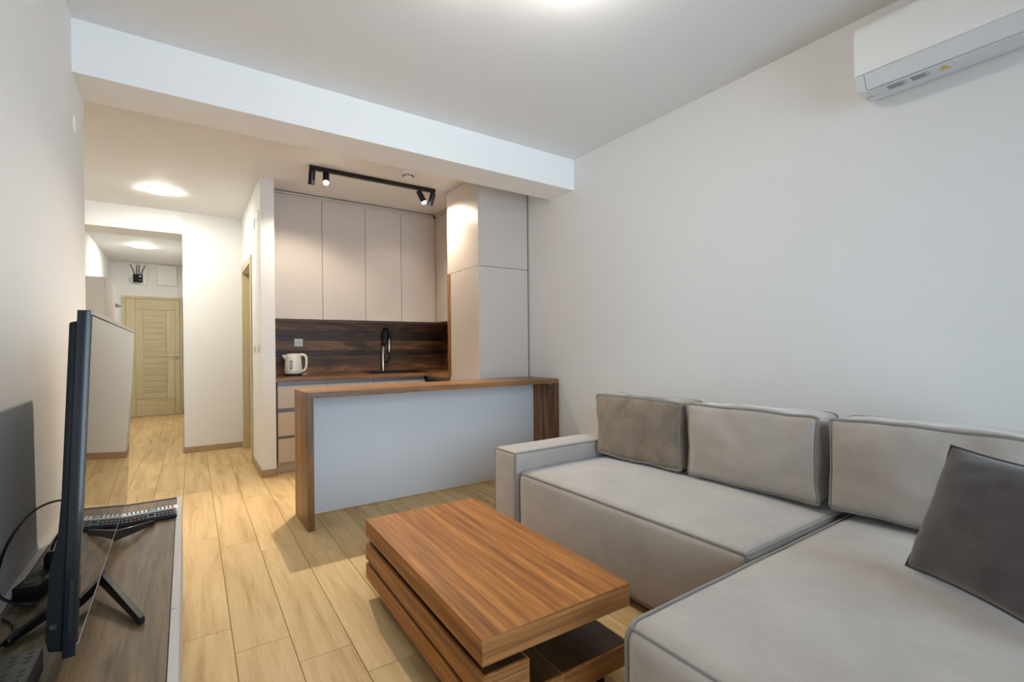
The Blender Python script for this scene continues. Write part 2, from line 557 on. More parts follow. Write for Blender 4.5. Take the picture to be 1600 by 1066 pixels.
struct('trim_1', B(XL, XR, YB0, YB1, ZB, ZC), 'beam', 'white ceiling beam between living room and kitchen', 'beam')
struct('trim_2', B(HL, HX, HY, HY + 0.37, 2.425, ZC), 'beam', 'white ceiling beam across the hall', 'beam')

# skirting
bz, bt = 0.066, 0.012
struct('baseboard_partition', G().box(PX0 - bt, PX1 + 0.004, PY - bt, PY, 0, bz).box(PX0 - bt, PX0, PY, 5.43, 0, bz), 'skirting', 'oak look skirting around the partition end', 'skirting', 0.0015)
struct('baseboard_hall_end', B(HX - bt, 0.548, HY - bt, HY, 0, bz), 'skirting', 'oak look skirting under the hall wall', 'skirting', 0.0015)
struct('baseboard_corridor', B(HX - bt, HX, HY, YD, 0, bz), 'skirting', 'oak look skirting along the corridor', 'skirting', 0.0015)
struct('baseboard_left', B(XL, XL + bt, 2.72, YB1, 0, bz), 'skirting', 'oak look skirting beyond the television bench', 'skirting', 0.0015)
struct('baseboard_right', B(XR - bt, XR, YF, YB0 + 0.1, 0, bz), 'skirting', 'oak look skirting behind the sofa', 'skirting', 0.0015)

# entrance door -----------------------------------------------------
d1 = thing('door_1', 'pale oak entrance door with a column of slats', 'door', (-0.455, YD, 0))
d1['kind'] = 'structure'
DL, DR, DT = -0.836, -0.071, 2.05
fg = G().box(-0.887, DL, YD - 0.035, YD, 0, 2.09).box(DR, -0.037, YD - 0.035, YD, 0, 2.09).box(DL, DR, YD - 0.035, YD, DT, 2.09)
fg.build('door_frame', 'oak', d1, 0.002)
leaf = B(DL + 0.004, DR - 0.004, YD - 0.012, YD - 0.002, 0.006, DT - 0.004).build('door_leaf', 'oak', d1)
yf0, yf1 = YD - 0.022, YD - 0.012


def dpiece(nm, x0, x1, z0, z1, mt, dy=0.0):
    return B(x0, x1, yf0 - dy, yf1, z0, z1).build(nm, mt, d1, 0.0015)


dpiece('stile', DL + 0.004, DL + 0.125, 0.006, DT - 0.004, 'oak')
dpiece('stile', DR - 0.075, DR - 0.004, 0.006, DT - 0.004, 'oak')
dpiece('rail', DL + 0.130, DR - 0.080, 1.86, DT - 0.004, 'oak_h')
dpiece('rail', DL + 0.130, DR - 0.080, 0.006, 0.30, 'oak_h')
dpiece('side_panel', DL + 0.130, DL + 0.235, 0.306, 1.854, 'oak', -0.003)
dpiece('side_panel', DR - 0.200, DR - 0.080, 0.306, 1.854, 'oak', -0.003)
NS = 15
for i in range(NS):
    z0 = 0.306 + (1.854 - 0.306) * i / NS
    z1 = 0.306 + (1.854 - 0.306) * (i + 1) / NS - 0.005
    dpiece('slat', DL + 0.240, DR - 0.205, z0, z1, 'oak_h', (-0.003 if i % 3 else -0.001))
hg = G().lathe([(0.026, 0), (0.026, 0.008), (0.012, 0.01), (0.012, 0.045)], (-0.115, yf0, 1.05), 20, (0, -1, 0))
hg.tube([(-0.115, yf0 - 0.045, 1.05), (-0.17, yf0 - 0.048, 1.05), (-0.245, yf0 - 0.046, 1.048)], [0.011, 0.010, 0.009], 10)
hg.build('door_handle', 'steel', d1)
G().lathe([(0.026, 0), (0.026, 0.008), (0.010, 0.009), (0.010, 0.016)], (-0.115, yf0, 0.955), 20, (0, -1, 0)).build('lock_rose', 'steel', d1)
for hz in (0.3, 1.78):
    G().tube([(DL - 0.004, yf0 - 0.012, hz), (DL - 0.004, yf0 - 0.012, hz + 0.09)], 0.008, 10).build('hinge', 'steel', d1)

# bathroom doorway --------------------------------------------------
d2 = thing('door_2', 'pale oak door casing in the partition wall', 'door', (PX0, 5.9, 0))
d2['kind'] = 'structure'
cg = G().box(PX0 - 0.014, PX0, DY0 - 0.065, DY0 + 0.01, 0, DZ + 0.065).box(PX0 - 0.014, PX0, DY1 - 0.01, DY1 + 0.065, 0, DZ + 0.065)
cg.box(PX0 - 0.014, PX0, DY0 + 0.01, DY1 - 0.01, DZ - 0.01, DZ + 0.065)
cg.build('casing', 'oak', d2, 0.002)
jg = G().box(PX0, PX1, DY0, DY0 + 0.02, 0, DZ).box(PX0, PX1, DY1 - 0.02, DY1, 0, DZ).box(PX0, PX1, DY0 + 0.02, DY1 - 0.02, DZ - 0.02, DZ)
jg.build('jamb', 'oak', d2)
B(PX1 - 0.036, PX1 - 0.002, DY0 + 0.023, DY1 - 0.023, 0.008, DZ - 0.023).build('door_leaf', 'oak', d2, 0.002)


# ================================================================== WALL AND CEILING FITTINGS
def round_cover(c, axis, r, label):
    o = G().lathe([(r, 0), (r, 0.004), (r * 0.96, 0.007), (0.0, 0.0085)], (0, 0, 0), 28, axis).build('junction_cover', 'white', None, local=True)
    o.location = c
    return tag(o, label, 'cover', 'round junction covers')


round_cover((XL, 3.005, 2.198), (1, 0, 0), 0.04, 'round white junction cover high on the television wall')
round_cover((PX0, 5.20, 2.35), (-1, 0, 0), 0.05, 'round white junction cover close above the doorway corner')
round_cover((PX0, 4.90, 2.36), (-1, 0, 0), 0.05, 'round white junction cover by the partition end')


def wall_switch(y, label):
    t = thing('light_switch', label, 'switch', (PX0, y, 1.147), 'hall light switches')
    B(PX0 - 0.009, PX0, y - 0.041, y + 0.041, 1.106, 1.188).build('cover_plate', 'white', t, 0.003, 2)
    B(PX0 - 0.014, PX0 - 0.009, y - 0.026, y + 0.026, 1.119, 1.175).build('rocker', 'white_panel', t, 0.002)


wall_switch(5.21, 'white light switch beside the oak door casing')
wall_switch(4.92, 'white light switch beside the partition end')

# hall ceiling discs
for x, y, lab in ((-0.18, 5.65, 'round glowing ceiling light before the hall beam'), (-0.51, 8.78, 'round glowing ceiling light near the entrance door')):
    t = thing('ceiling_light', lab, 'ceiling light', (x, y, ZC), 'hall ceiling lights')
    G().lathe([(0.112, 0.0), (0.112, -0.008), (0.106, -0.0085)], (x, y, ZC), 40).build('rim', 'white', t)
    G().lathe([(0.107, -0.009), (0.106, -0.013), (0.100, -0.017), (0.06, -0.020), (0.0, -0.021)], (x, y, ZC), 40).build('diffuser', 'lamp_hall', t)

# smoke detector
t = thing('smoke_detector', 'small round white smoke detector on the kitchen ceiling', 'smoke detector', (1.62, 3.95, ZC))
G().lathe([(0.055, 0), (0.055, -0.012), (0.05, -0.014)], (1.62, 3.95, ZC), 32).build('base', 'white', t)
G().lathe([(0.046, -0.0145), (0.046, -0.03), (0.036, -0.042), (0.0, -0.044)], (1.62, 3.95, ZC), 32).build('cap', 'white_panel', t)
for i in range(10):
    an = 2 * math.pi * i / 10
    c, s = math.cos(an), math.sin(an)
    G().obox((1.62 + 0.0445 * c, 3.95 + 0.0445 * s, ZC - 0.033), (0.004 * c, 0.004 * s, 0), (-0.010 * s, 0.010 * c, 0), (0, 0, 0.003)).build('vent_slot', 'dark_gap', t)

# living room ceiling lamp (its lower edge is just above the photograph)
LX, LY = 1.12, 1.30
t = thing('ceiling_lamp', 'white ceiling lamp with frosted bulbs over the coffee table', 'ceiling lamp', (LX, LY, ZC))
G().lathe([(0.09, 0), (0.09, -0.02), (0.08, -0.03), (0.0, -0.031)], (LX, LY, ZC), 32).build('canopy', 'white', t)
for bx, by in ((1.27, 1.40), (0.86, 1.64), (1.12, 1.02)):
    v = Vector((bx - LX, by - LY, 0))
    G().tube([(LX, LY, ZC - 0.02), (LX + v.x * 0.5, LY + v.y * 0.5, ZC - 0.045), (bx, by, ZC - 0.045)], 0.008, 10).build('lamp_arm', 'white', t)
    G().lathe([(0.02, -0.02), (0.024, -0.05), (0.022, -0.065)], (bx, by, ZC), 24).build('bulb_holder', 'white', t)
    r = 0.045
    bulb = G().lathe([(r * math.sin(a), -0.100 + r * math.cos(a)) for a in [R(8 + 164 * i / 12) for i in range(13)]], (bx, by, ZC), 24).build('bulb', 'bulb' if bx > 1.2 else 'bulb_soft', t)

# kitchen track light
TY = 4.235
t = thing('track_light', 'black ceiling track with four cylinder spotlights', 'track light', (1.44, TY, ZC))
B(0.867, 2.008, TY - 0.017, TY + 0.017, ZC - 0.034, ZC).build('rail', 'black_satin', t, 0.002)
HEADS = [(0.888, (-0.02, 0.27, -0.96), 0.58, 122), (1.0, (-0.13, -0.55, -0.82), 3.1, 98), (1.85, (0.36, -0.24, -0.90), 1.0, 134), (1.985, (-0.10, 0.42, -0.90), 0.10, 100)]
for hx, dr, pw_, ang in HEADS:
    dv = Vector(dr).normalized()
    p0 = Vector((hx, TY, ZC - 0.034))
    pv = Vector((hx, TY, ZC - 0.060))
    hd = G().tube([p0, pv - dv * 0.005], 0.009, 10)
    hd.lathe([(0.018, -0.022), (0.0265, -0.018), (0.0265, 0.095), (0.022, 0.095), (0.021, 0.080)], pv, 24, dv)
    hd = hd.build('spotlight_head', 'black_satin', t)
    G().lathe([(0.0205, 0.080), (0.0215, 0.096), (0.018, 0.106), (0.010, 0.112), (0.0, 0.114)] if dv.y < 0 else [(0.0205, 0.078), (0.0205, 0.084), (0.0, 0.086)], pv, 24, dv).build('lens', 'spot_lens', hd)
    ld = bpy.data.lights.new('spot_beam', 'SPOT')
    ld.energy = P_SPOT * pw_
    ld.color = (1.0, 0.86, 0.68)
    ld.spot_size = R(ang)
    ld.spot_blend = 1.0 if (hx > 1.5 and dv.x > 0) else 0.6
    ld.shadow_soft_size = 0.02
    link_light('spot_beam', ld, pv + dv * 0.118, t, dv)

# air conditioner ---------------------------------------------------
ay1, ay0 = 0.887, 0.087
ax = XR
t = thing('air_conditioner', 'white wall air conditioner with a pale grey flap', 'air conditioner', (XR, 0.487, 2.24))
prof = [(ax, 2.535), (ax - 0.13, 2.54), (ax - 0.165, 2.535), (ax - 0.19, 2.515), (ax - 0.196, 2.49), (ax - 0.196, 2.308), (ax - 0.160, 2.248), (ax - 0.05, 2.243), (ax - 0.03, 2.258), (ax, 2.258)]
G().prism_y(prof, ay0, ay1).build('body', 'white', t, 0.006, 2)
prof2 = [(ax - 0.135, 2.5405), (ax - 0.168, 2.538), (ax - 0.195, 2.517), (ax - 0.201, 2.49), (ax - 0.201, 2.309), (ax - 0.196, 2.309), (ax - 0.196, 2.49), (ax - 0.19, 2.513), (ax - 0.165, 2.533), (ax - 0.135, 2.536)]
G().prism_y(prof2, ay0 + 0.002, ay1 - 0.002).build('front_panel', 'white', t, 0.001)
# pale grey lower band and flap on the slope
sl = Vector((ax - 0.160, 0, 2.248)) - Vector((ax - 0.196, 0, 2.308))
nrm = Vector((-sl.z, 0, sl.x)).normalized()
if nrm.z > 0:
    nrm = -nrm


def slope_box(f0, f1, y0, y1, h):
    a = Vector((ax - 0.196, 0, 2.308)) + sl * f0
    b_ = Vector((ax - 0.196, 0, 2.308)) + sl * f1
    c = (a + b_) / 2 + nrm * (h / 2) + Vector((0, (y0 + y1) / 2, 0))
    return G().obox(c, (b_ - a) / 2, (0, (y1 - y0) / 2, 0), nrm * (h / 2))


slope_box(0.03, 1.0, ay0 + 0.001, ay0 + 0.036, 0.004).build('end_cap', 'grey_plastic', t, 0.001)
slope_box(0.03, 1.0, ay1 - 0.036, ay1 - 0.001, 0.004).build('end_cap', 'grey_plastic', t, 0.001)
slope_box(0.03, 0.97, ay0 + 0.038, ay1 - 0.038, 0.006).build('flap', 'grey_plastic', t, 0.001)
B(ax - 0.158, ax - 0.095, ay0 + 0.038, ay1 - 0.04, 2.2405, 2.2455).build('outlet_strip', 'grey_plastic', t, 0.001)
B(ax - 0.095, ax - 0.05, ay0 + 0.01, ay1 - 0.01, 2.2395, 2.2445).build('lower_cover', 'grey_plastic', t, 0.001)
# rating sticker on the underside: two blocks of small print and a warning triangle
st = B(ax - 0.150, ax - 0.104, 0.56, 0.79, 2.2396, 2.2404).build('rating_sticker', 'grey_plastic', t)
for j, (y0, y1) in enumerate(((0.72, 0.785), (0.645, 0.705))):
    for i in range(6):
        yy = y0 + (0.012 if i % 2 else 0.0)
        x0 = ax - 0.148 + i * 0.0072
        B(x0, x0 + 0.0036, yy, y1, 2.2391, 2.2397).build('print_line', 'print', st)
tri = G()
tc_ = Vector((ax - 0.127, 0.60, 2.2393))
tri.v = [tuple(tc_ + Vector(p)) for p in ((0.017, -0.02, 0), (0.017, 0.02, 0), (-0.019, 0, 0), (0.017, -0.02, 0.0005), (0.017, 0.02, 0.0005), (-0.019, 0, 0.0005))]
tri.f = [(0, 1, 2), (3, 5, 4), (0, 3, 4, 1), (1, 4, 5, 2), (2, 5, 3, 0)]
tri.build('warning_triangle', 'yellow', st)
for i in range(2):
    B(ax - 0.2016, ax - 0.2008, 0.43 - i * 0.012, 0.436 - i * 0.012, 2.415, 2.421).build('indicator', 'grey_plastic', t)


# ================================================================== KITCHEN
KX = [0.690, 1.128, 1.577, 1.858, 2.137]
FY = 4.80                                    # face of base fronts
# base cabinets
names = ['taupe drawer cabinet with three drawers beside the partition end', 'taupe base cabinet next to the three drawer cabinet', 'taupe base cabinet below the kitchen tap', 'taupe base cabinet in the corner of the worktop']
for i in range(4):
    x0, x1 = KX[i], KX[i + 1]
    t = thing('base_cabinet', names[i], 'cabinet', ((x0 + x1) / 2, 5.08, 0), 'kitchen base cabinets')
    g = G().box(x0 + 0.001, x1 - 0.001, FY + 0.021, YK - 0.03, 0.105, 0.80 if i != 2 and i != 3 else 0.66)
    g.build('carcass', 'taupe', t)
    B(x0 + 0.001, x1 - 0.001, FY + 0.04, FY + 0.055, 0.0, 0.10).build('toe_kick', 'taupe', t)
    B(x0 + 0.001, x1 - 0.001, FY + 0.012, FY + 0.02, 0.797, 0.839).build('handle_channel', 'gola', t)
    if i == 0:
        B(x0 + 0.001, x1 - 0.001, FY + 0.012, FY + 0.02, 0.105, 0.795).build('drawer_channel', 'gola', t)
        for z0, z1 in ((0.104, 0.318), (0.345, 0.559), (0.598, 0.802)):
            B(x0 + 0.0015, x1 - 0.0015, FY - 0.006, FY + 0.012, z0, z1).build('drawer', 'taupe', t, 0.001)
    else:
        B(x0 + 0.0015, x1 - 0.0015, FY - 0.006, FY + 0.012, 0.104, 0.802).build('door', 'taupe', t, 0.001)
t = thing('base_cabinet', 'base cabinet with shade painted front between worktop corner and tall cabinet', 'cabinet', (2.4, 4.5, 0), 'kitchen base cabinets')
B(2.165, XR - 0.004, 4.186, 4.82, 0.105, 0.80).build('carcass', 'taupe', t)
B(2.14, 2.165, 4.19, 4.79, 0.104, 0.802).build('door', 'black', t, 0.001)  # black here stands in for the shade on this front
B(2.19, 2.20, 4.19, 4.82, 0.0, 0.10).build('toe_kick', 'taupe', t)
B(2.157, 2.165, 4.19, 4.79, 0.804, 0.839).build('handle_channel', 'gola', t)

# worktop (L-shaped, with a sink cut-out built from strips)
WT0, WT1 = 0.8405, 0.875
SX0, SX1, SY0, SY1 = 1.64, 2.20, 4.93, 5.30
g = G()
bm_ = None
poly_o = [(0.675, 4.775), (2.12, 4.775), (2.12, 4.186), (XR - 0.003, 4.186), (XR - 0.003, YK - 0.003), (0.675, YK - 0.003)]
xs = sorted({0.675, SX0, SX1, 2.12, XR - 0.003})
ys = sorted({4.186, 4.775, SY0, SY1, YK - 0.003})
cells = {}
for i in range(len(xs) - 1):
    for j in range(len(ys) - 1):
        cx, cy = (xs[i] + xs[i + 1]) / 2, (ys[j] + ys[j + 1]) / 2
        if cy < 4.775 and cx < 2.12:
            continue
        if SX0 < cx < SX1 and SY0 < cy < SY1:
            continue
        cells[(i, j)] = 1
vid = {}


def vv(i, j, top):
    k = (i, j, top)
    if k not in vid:
        vid[k] = len(g.v)
        g.v.append((xs[i], ys[j], WT1 if top else WT0))
    return vid[k]


for (i, j) in cells:
    g.f.append((vv(i, j, 1), vv(i + 1, j, 1), vv(i + 1, j + 1, 1), vv(i, j + 1, 1)))
    g.f.append((vv(i, j, 0), vv(i, j + 1, 0), vv(i + 1, j + 1, 0), vv(i + 1, j, 0)))
    for (di, dj, a, b_) in ((-1, 0, (i, j), (i, j + 1)), (1, 0, (i + 1, j + 1), (i + 1, j)), (0, -1, (i + 1, j), (i, j)), (0, 1, (i, j + 1), (i + 1, j + 1))):
        if (i + di, j + dj) not in cells:
            g.f.append((vv(*a, 0), vv(*b_, 0), vv(*b_, 1), vv(*a, 1)))
wt = g.build('worktop', 'counter', None, smooth=False)
tag(wt, 'walnut look kitchen worktop in an L shape', 'worktop')

# sink
t = thing('sink', 'black inset kitchen sink in the worktop', 'sink', (1.92, 5.11, 0.875))
g = G()
rim = [(SX0 - 0.02, SX1 + 0.02, SY0 - 0.02, SY0 + 0.012), (SX0 - 0.02, SX1 + 0.02, SY1 - 0.012, SY1 + 0.02), (SX0 - 0.02, SX0 + 0.012, SY0 + 0.012, SY1 - 0.012), (SX1 - 0.012, SX1 + 0.02, SY0 + 0.012, SY1 - 0.012)]
for a in rim:
    g.box(*a, 0.8755, 0.882)
g.build('rim', 'sink', t, 0.001)
g = G().box(SX0 + 0.004, SX1 - 0.004, SY0 + 0.004, SY1 - 0.004, 0.70, 0.71)
for a in ((SX0 + 0.004, SX1 - 0.004, SY0 + 0.004, SY0 + 0.012), (SX0 + 0.004, SX1 - 0.004, SY1 - 0.012, SY1 - 0.004), (SX0 + 0.004, SX0 + 0.012, SY0 + 0.012, SY1 - 0.012), (SX1 - 0.012, SX1 - 0.004, SY0 + 0.012, SY1 - 0.012)):
    g.box(*a, 0.71, 0.8755)
g.build('bowl', 'sink', t)
G().lathe([(0.04, 0.71), (0.04, 0.714), (0.0, 0.716)], (1.92, 5.11, 0), 24).build('drain', 'steel', t)

# tap
fx, fyy = 1.864, 5.335
t = thing('kitchen_tap', 'black kitchen tap with a looped spring hose', 'tap', (fx, fyy, 0.875))
G().lathe([(0.027, 0.8755), (0.027, 0.885), (0.021, 0.89), (0.021, 1.16), (0.018, 1.165)], (fx, fyy, 0), 20).build('column', 'steel', t)
hose = [(fx, fyy, 1.165), (fx, fyy, 1.27)]
for i in range(9):
    a = math.pi * (1 - i / 8)
    hose.append((fx + 0.035 + 0.035 * math.cos(a), fyy - 0.01, 1.30 + 0.062 * math.sin(a)))
hose += [(fx + 0.07, fyy - 0.012, 1.24)]
G().tube(hose, 0.013, 12).build('hose', 'black_satin', t)
sp = G()
tt = 0
helix = []
seg = [Vector(p) for p in hose]
ln = [0]
for a, b_ in zip(seg, seg[1:]):
    ln.append(ln[-1] + (b_ - a).length)
N = 220
for i in range(N):
    s = ln[-1] * i / (N - 1)
    k = max(j for j in range(len(ln)) if ln[j] <= s + 1e-9)
    k = min(k, len(seg) - 2)
    f = (s - ln[k]) / max(1e-6, ln[k + 1] - ln[k])
    p = seg[k].lerp(seg[k + 1], f)
    tg = (seg[k + 1] - seg[k]).normalized()
    u = tg.cross(Vector((0, 1, 0.01))).normalized()
    v2 = tg.cross(u)
    an = i * 0.9
    helix.append(p + (u * math.cos(an) + v2 * math.sin(an)) * 0.0145)
sp.tube(helix, 0.0022, 4).build('spring', 'black_satin', t)
G().lathe([(0.014, 1.245), (0.016, 1.21), (0.019, 1.20), (0.019, 1.10), (0.016, 1.09)], (fx + 0.07, fyy - 0.012, 0), 18).build('spray_head', 'steel', t)
G().tube([(fx, fyy, 1.15), (fx + 0.035, fyy - 0.006, 1.20), (fx + 0.055, fyy - 0.01, 1.215)], 0.006, 8).build('spray_holder', 'black_satin', t)
G().tube([(fx + 0.02, fyy, 0.985), (fx + 0.06, fyy - 0.005, 0.985), (fx + 0.072, fyy - 0.006, 1.0), (fx + 0.08, fyy - 0.008, 1.075)], [0.012, 0.011, 0.007, 0.006], 10).build('lever', 'black_satin', t)

# backsplash: one panel of dark boards
t = thing('backsplash', 'dark walnut board backsplash between worktop and wall cabinets', 'backsplash', (1.6, YK, 0.875))
zs = [0.8765, 0.960, 1.065, 1.125, 1.225, 1.335, 1.432]
kinds = ['splash_warm', 'splash_mid', 'splash_dark', 'splash_warm', 'splash_dark', 'splash_mid']
for i in range(6):
    y0 = YK - 0.012 - (0.001 if i % 2 else 0)
    B(PX1 + 0.001, XR - 0.014, y0, YK - 0.0005, zs[i], zs[i + 1] - 0.0012).build('board', kinds[i], t, 0.0008)
    B(XR - 0.012 - (0.001 if i % 2 else 0), XR - 0.0005, 4.20, YK - 0.014, zs[i], zs[i + 1] - 0.0012).build('board', kinds[i], t, 0.0008)

# socket on the backsplash
t = thing('power_socket', 'white double socket on the dark backsplash', 'socket', (0.976, YK - 0.013, 1.208))
B(0.935, 1.017, YK - 0.021, YK - 0.0132, 1.168, 1.248).build('cover_plate', 'white', t, 0.002)
B(0.944, 1.008, YK - 0.0235, YK - 0.0212, 1.178, 1.238).build('insert', 'white_panel', t, 0.001)
for sx in (-0.009, 0.009):
    G().lathe([(0.0035, 0), (0.0035, 0.001)], (0.976 + sx, YK - 0.0236, 1.208), 10, (0, -1, 0)).build('pin_hole', 'dark_gap', t)

# kettle
kx, ky = 0.885, 5.14
t = thing('electric_kettle', 'cream plastic electric kettle on a black base', 'kettle', (kx, ky, 0.875))
G().lathe([(0.082, 0.8755), (0.082, 0.886), (0.075, 0.896)], (kx, ky, 0), 32).build('power_base', 'black', t)
body = G().lathe([(0.076, 0.898), (0.080, 0.905), (0.081, 0.93), (0.078, 1.0), (0.073, 1.06), (0.069, 1.078), (0.06, 1.086)], (kx, ky, 0), 40).build('body', 'cream', t)
G().lathe([(0.062, 1.0865), (0.055, 1.094), (0.03, 1.098), (0.0, 1.099)], (kx, ky, 0), 32).build('lid', 'cream', t)
dirh = Vector((0.93, -0.36, 0)).normalized()
sp_d = -dirh
spo = G()
for k, (f0, wd, z) in enumerate(((0.060, 0.030, 1.030), (0.072, 0.030, 1.065), (0.098, 0.012, 1.085), (0.06, 0.028, 1.088))):
    pass
spv = [Vector((kx, ky, 0)) + sp_d * d_ + Vector((-sp_d.y, sp_d.x, 0)) * w_ + Vector((0, 0, z_)) for d_, w_, z_ in ((0.066, 0.032, 1.02), (0.066, -0.032, 1.02), (0.055, 0.036, 1.086), (0.055, -0.036, 1.086), (0.108, 0.008, 1.084), (0.108, -0.008, 1.084), (0.090, 0.010, 1.060), (0.090, -0.010, 1.060))]
spo.v = [tuple(p) for p in spv]
spo.f = [(2, 3, 5, 4), (4, 5, 7, 6), (6, 7, 1, 0), (0, 2, 4, 6), (1, 7, 5, 3), (0, 1, 3, 2)]
spo.build('spout', 'cream', t, 0.003, 2)
hp = []
for d_, z_ in ((0.055, 1.082), (0.085, 1.086), (0.112, 1.075), (0.122, 1.045), (0.122, 1.0), (0.118, 0.955), (0.104, 0.928), (0.078, 0.920)):
    hp.append(Vector((kx, ky, z_)) + dirh * d_)
G().tube(hp, [0.013, 0.0135, 0.013, 0.012, 0.0115, 0.0115, 0.011, 0.011], 12).build('handle', 'cream', t)
fd = Vector((-0.36, -0.93, 0)).normalized()
side = Vector((-fd.y, fd.x, 0))
pos = Vector((kx, ky, 0)) + fd * 0.0775 + side * -0.004
G().obox(pos + Vector((0, 0, 0.987)), side * 0.011, fd * 0.004, Vector((0, 0, 0.042))).build('water_gauge', 'print', t, 0.003, 2)
G().obox(pos + fd * 0.003 + Vector((0, 0, 0.987)), side * 0.005, fd * 0.0025, Vector((0, 0, 0.030))).build('gauge_window', 'white', t, 0.002, 2)
kc = G().tube([(0.968, 5.10, 0.884), (0.985, 5.08, 0.892), (1.0, 5.10, 0.888), (0.985, 5.13, 0.884)], 0.006, 8, closed=True)
kc.build('cord_loop', 'white', t)

# wall cabinets
UX = [0.690, 1.144, 1.577, 1.972, 2.382]
UZ0, UZ1, UY = 1.434, 2.618, 5.03
ulab = ['tall taupe wall cabinet over the kettle beside the partition', 'tall taupe wall cabinet next to the one over the kettle', 'tall taupe wall cabinet over the kitchen tap', 'tall taupe wall cabinet ending in the kitchen corner']
for i in range(4):
    x0, x1 = UX[i], UX[i + 1]
    t = thing('wall_cabinet', ulab[i], 'cabinet', ((x0 + x1) / 2, 5.2, UZ0), 'kitchen wall cabinets')
    B(x0 + 0.0015, x1 - 0.0015, UY + 0.019, YK - 0.002, UZ0 + 0.002, UZ1 - 0.002).build('carcass', 'taupe', t)
    B(x0 + 0.0018, x1 - 0.0018, UY, UY + 0.018, UZ0, UZ1).build('door', 'taupe', t, 0.001)
t = thing('wall_cabinet', 'taupe wall cabinet between the kitchen corner and the tall cabinet', 'cabinet', (2.5, 4.6, UZ0), 'kitchen wall cabinets')
B(2.405, XR - 0.003, 4.186, YK - 0.002, UZ0 + 0.002, UZ1 - 0.002).build('carcass', 'taupe', t)
B(2.386, 2.404, 4.19, UY + 0.017, UZ0, UZ1).build('door', 'taupe', t, 0.001)
B(PX1 + 0.001, 0.691, UY + 0.004, UY + 0.02, UZ0, UZ1).build('filler_strip', 'taupe', bpy.data.objects['wall_cabinet'])

# tall cabinet
TX, TY0, TY1 = 2.108, 3.588, 4.182
t = thing('tall_cabinet', 'tall taupe cabinet with split doors reaching the ceiling', 'cabinet', (2.38, 3.88, 0))
B(TX + 0.020, XR - 0.012, TY0 + 0.019, TY1 - 0.002, 0.10, 2.612).build('carcass', 'taupe', t)
B(TX + 0.05, XR - 0.012, TY0 + 0.03, TY1 - 0.01, 0.0, 0.10).build('toe_kick', 'taupe', t)
B(TX, TX + 0.018, TY0 + 0.002, 4.118, 0.104, 1.846).build('door', 'taupe', t, 0.001)
B(TX, TX + 0.018, TY0 + 0.002, TY1 - 0.002, 1.850, 2.618).build('door', 'taupe', t, 0.001)
B(TX + 0.003, XR - 0.012, TY0, TY0 + 0.018, 0.0, 1.850).build('side_panel', 'taupe', t, 0.001)
B(TX + 0.003, XR - 0.012, TY0, TY0 + 0.018, 1.854, 2.618).build('side_panel', 'taupe', t, 0.001)
B(TX - 0.004, TX + 0.018, 4.126, TY1 - 0.002, 0.8755, 1.846).build('wood_gable', 'bar_z', t, 0.001)
B(XR - 0.012, XR - 0.002, TY0 + 0.006, TY0 + 0.02, 0.0, 2.618).build('wall_gap_shade', 'dark_gap', t)  # dark strip painted in for the shaded gap between cabinet and wall

# cornice on top of the cabinets
t = thing('cabinet_cornice', 'taupe cornice strip between the cabinets and the ceiling', 'cornice', (1.6, UY, 2.62))
B(PX1 + 0.001, 2.37, UY + 0.006, UY + 0.03, 2.6195, 2.640).build('lower_strip', 'taupe', t, 0.001)
B(PX1 + 0.001, 2.362, UY - 0.006, UY + 0.03, 2.641, 2.658).build('upper_strip', 'taupe', t, 0.001)
B(2.392, 2.41, TY1, UY + 0.004, 2.6195, 2.640).build('lower_strip', 'taupe', t, 0.001)
B(2.380, 2.41, TY1, UY + 0.004, 2.641, 2.666).build('upper_strip', 'taupe', t, 0.001)
B(TX + 0.006, TX + 0.03, TY0, TY1 - 0.001, 2.6195, 2.640).build('lower_strip', 'taupe', t, 0.001)
B(TX - 0.006, TX + 0.03, TY0, TY1 - 0.001, 2.641, 2.668).build('upper_strip', 'taupe', t, 0.001)
B(TX + 0.03, XR - 0.012, TY0, TY0 + 0.02, 2.6195, 2.668).build('front_strip', 'taupe', t, 0.001)

# breakfast bar
BX0, BX1, BY0, BY1, BZ, BT = 0.619, 2.643, 3.163, 3.572, 0.864, 0.036
t = thing('breakfast_bar', 'walnut framed breakfast bar with pale grey panel', 'bar counter', (1.63, 3.37, 0))
B(BX0, BX1, BY0, BY1, BZ - BT, BZ).build('bar_top', 'bar_x', t, 0.001)
B(BX0, BX0 + 0.040, BY0, BY1, 0.0, BZ - BT - 0.0005).build('leg', 'bar_z', t, 0.001)
B(BX1 - 0.040, BX1, BY0, BY1, 0.0, BZ - BT - 0.0005).build('leg', 'bar_z', t, 0.001)
B(BX0 + 0.041, BX1 - 0.041, 3.470, 3.490, 0.006, BZ - BT - 0.001).build('front_panel', 'bar_panel', t, 0.001)
B(BX1 - 0.075, BX1 - 0.041, 3.19, 3.23, BZ - BT - 0.012, BZ - BT - 0.001).build('bracket', 'steel', t)

